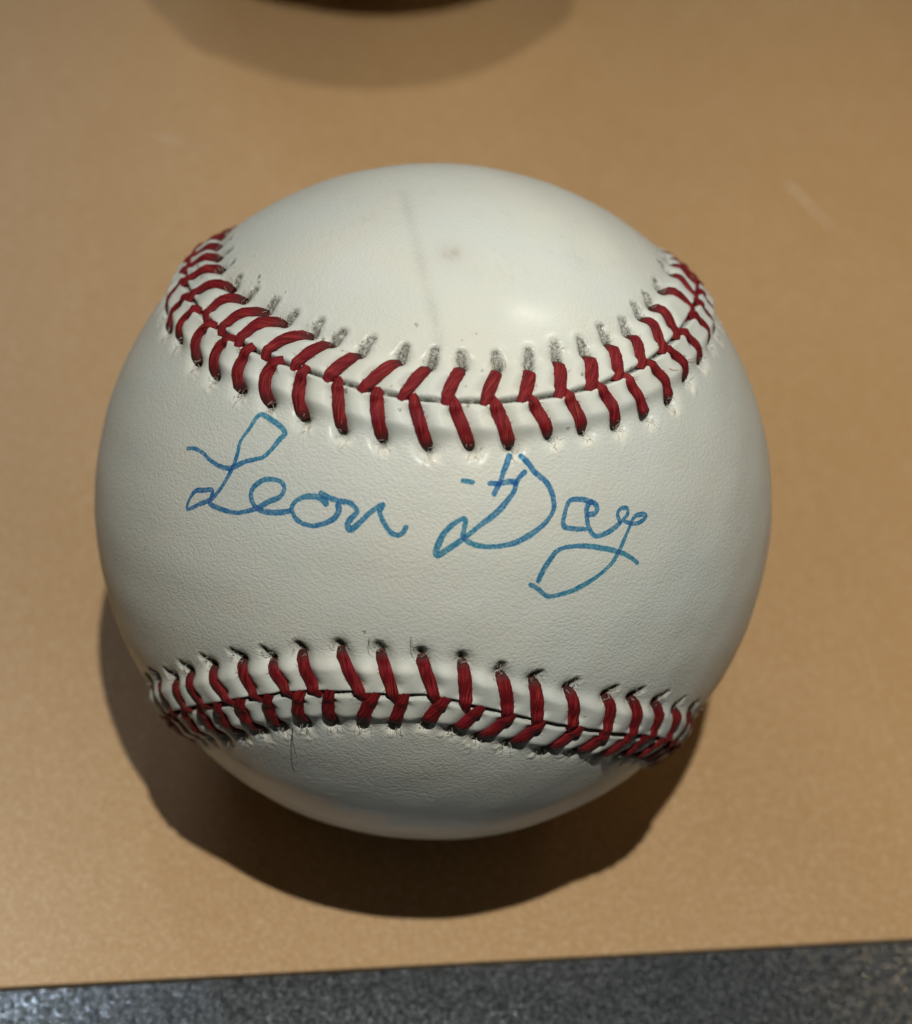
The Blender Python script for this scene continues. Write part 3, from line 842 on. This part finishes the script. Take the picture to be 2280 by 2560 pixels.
tag(link('signature', me, ball, INK), 'blue marker handwriting across the ball between the seams')

# ------------------------------------------------------------------ loose fibres and fuzz at the needle holes


def hair_verts(pts, rad):
    """three-sided tapering hair through world points"""
    pts = np.asarray(pts)
    tg = unit(np.gradient(pts, axis=0))
    a = unit(np.cross(tg, np.array([0.31, 0.52, 0.79])))
    b = np.cross(tg, a)
    V = []
    for k in range(len(pts)):
        r = rad * (1 - 0.55 * k / (len(pts) - 1))
        for j in range(3):
            w = j * 2 * math.pi / 3
            V.append(pts[k] + (a[k] * math.cos(w) + b[k] * math.sin(w)) * r)
    F = [(k * 3 + j, k * 3 + (j + 1) % 3, k * 3 + 3 + (j + 1) % 3, k * 3 + 3 + j) for k in range(len(pts) - 1) for j in range(3)]
    return np.array(V), np.array(F)


fv, ff, nb = [], [], 0
for k, (s, kind) in enumerate(stitches):
    for _ in range(9):
        side = rng.normal(size=3)
        base = unit(s[2] + (s[3] - s[2]) * rng.uniform(-0.1, 0.7) + side * 0.35 / 36.8)
        dr = unit(rng.normal(size=3) * 0.8 + unit(s[3] - s[2]) * 0.7 + base * 0.5)
        L_ = rng.uniform(0.25, 0.75) * MM
        p0 = base * (BALL_R - 0.10 * MM) + CENTRE
        bend = rng.normal(size=3) * 0.12 * MM
        pts = [p0, p0 + dr * L_ * 0.5 + bend * 0.4 + base * 0.10 * MM, p0 + dr * L_ + bend]
        V, F = hair_verts(pts, 0.030 * MM)
        fv.append(V); ff.append(F + nb); nb += len(V)
fz = link('hide_fuzz', quad_mesh('hide_fuzz', np.concatenate(fv), np.concatenate(ff)), ball, FUZZ)
tag(fz, 'frayed pale hide fibres round the needle holes', kind='stuff')
fv, ff, nb = [], [], 0
for k in range(len(stitches)):
    P = paths[k]
    for _ in range(7):
        m_ = int(rng.integers(2, RINGS - 2))
        tg = unit(P[m_ + 1] - P[m_])
        lt = np.cross(tg, P[m_]) * rng.choice((-1, 1))
        p0 = P[m_] * (BALL_R + (path_h[k][m_] + 0.38) * MM) + lt * 0.52 * MM + CENTRE
        dr = unit(tg * rng.normal(0, 1) + lt * 0.7 + P[m_] * 0.25)
        L_ = rng.uniform(0.25, 0.6) * MM
        V, F = hair_verts([p0, p0 + dr * L_ * 0.5 + P[m_] * 0.03 * MM, p0 + dr * L_ - P[m_] * 0.05 * MM], 0.022 * MM)
        fv.append(V); ff.append(F + nb); nb += len(V)
tz = link('thread_fuzz', quad_mesh('thread_fuzz', np.concatenate(fv), np.concatenate(ff)), ball, RED_HAIR)
tag(tz, 'stray red fibres along the stitches', kind='stuff')
for k, s in enumerate(FIBRES):
    P = bez(np.array(s), 8)
    lift = 0.75 if k < 3 else 0.95
    pts = P * (BALL_R + lift * MM * (0.35 + 0.65 * np.sin(np.linspace(0.3, 2.6, 8)))[:, None]) + CENTRE
    V, F = hair_verts(pts, (0.055 if k == 0 else 0.035) * MM)
    link('loose_hair', quad_mesh('loose_hair', V, F), ball, DARK_HAIR if k < 3 else RED_HAIR)

# ------------------------------------------------------------------ a second ball further back; only its shadow reaches into the picture
other = bpy.data.objects.new('baseball', None)
COL.objects.link(other)
other.empty_display_size = 0.02
other.location = (-0.0285, 0.1475, 0)
tag(other, 'second white baseball beyond the top edge, only its round shadow in view', 'baseball')
turn = Matrix.Translation(CENTRE) @ Matrix.Rotation(2.1, 4, 'Z') @ Matrix.Rotation(1.9, 4, 'X') @ Matrix.Translation(-CENTRE)
for ch in list(ball.children):
    if ch.name.split('.')[0] in ('leather_panel', 'stitch'):
        c = ch.copy()
        COL.objects.link(c)
        c.parent = other
        c.matrix_local = turn
        if 'label' in c:
            del c['label']
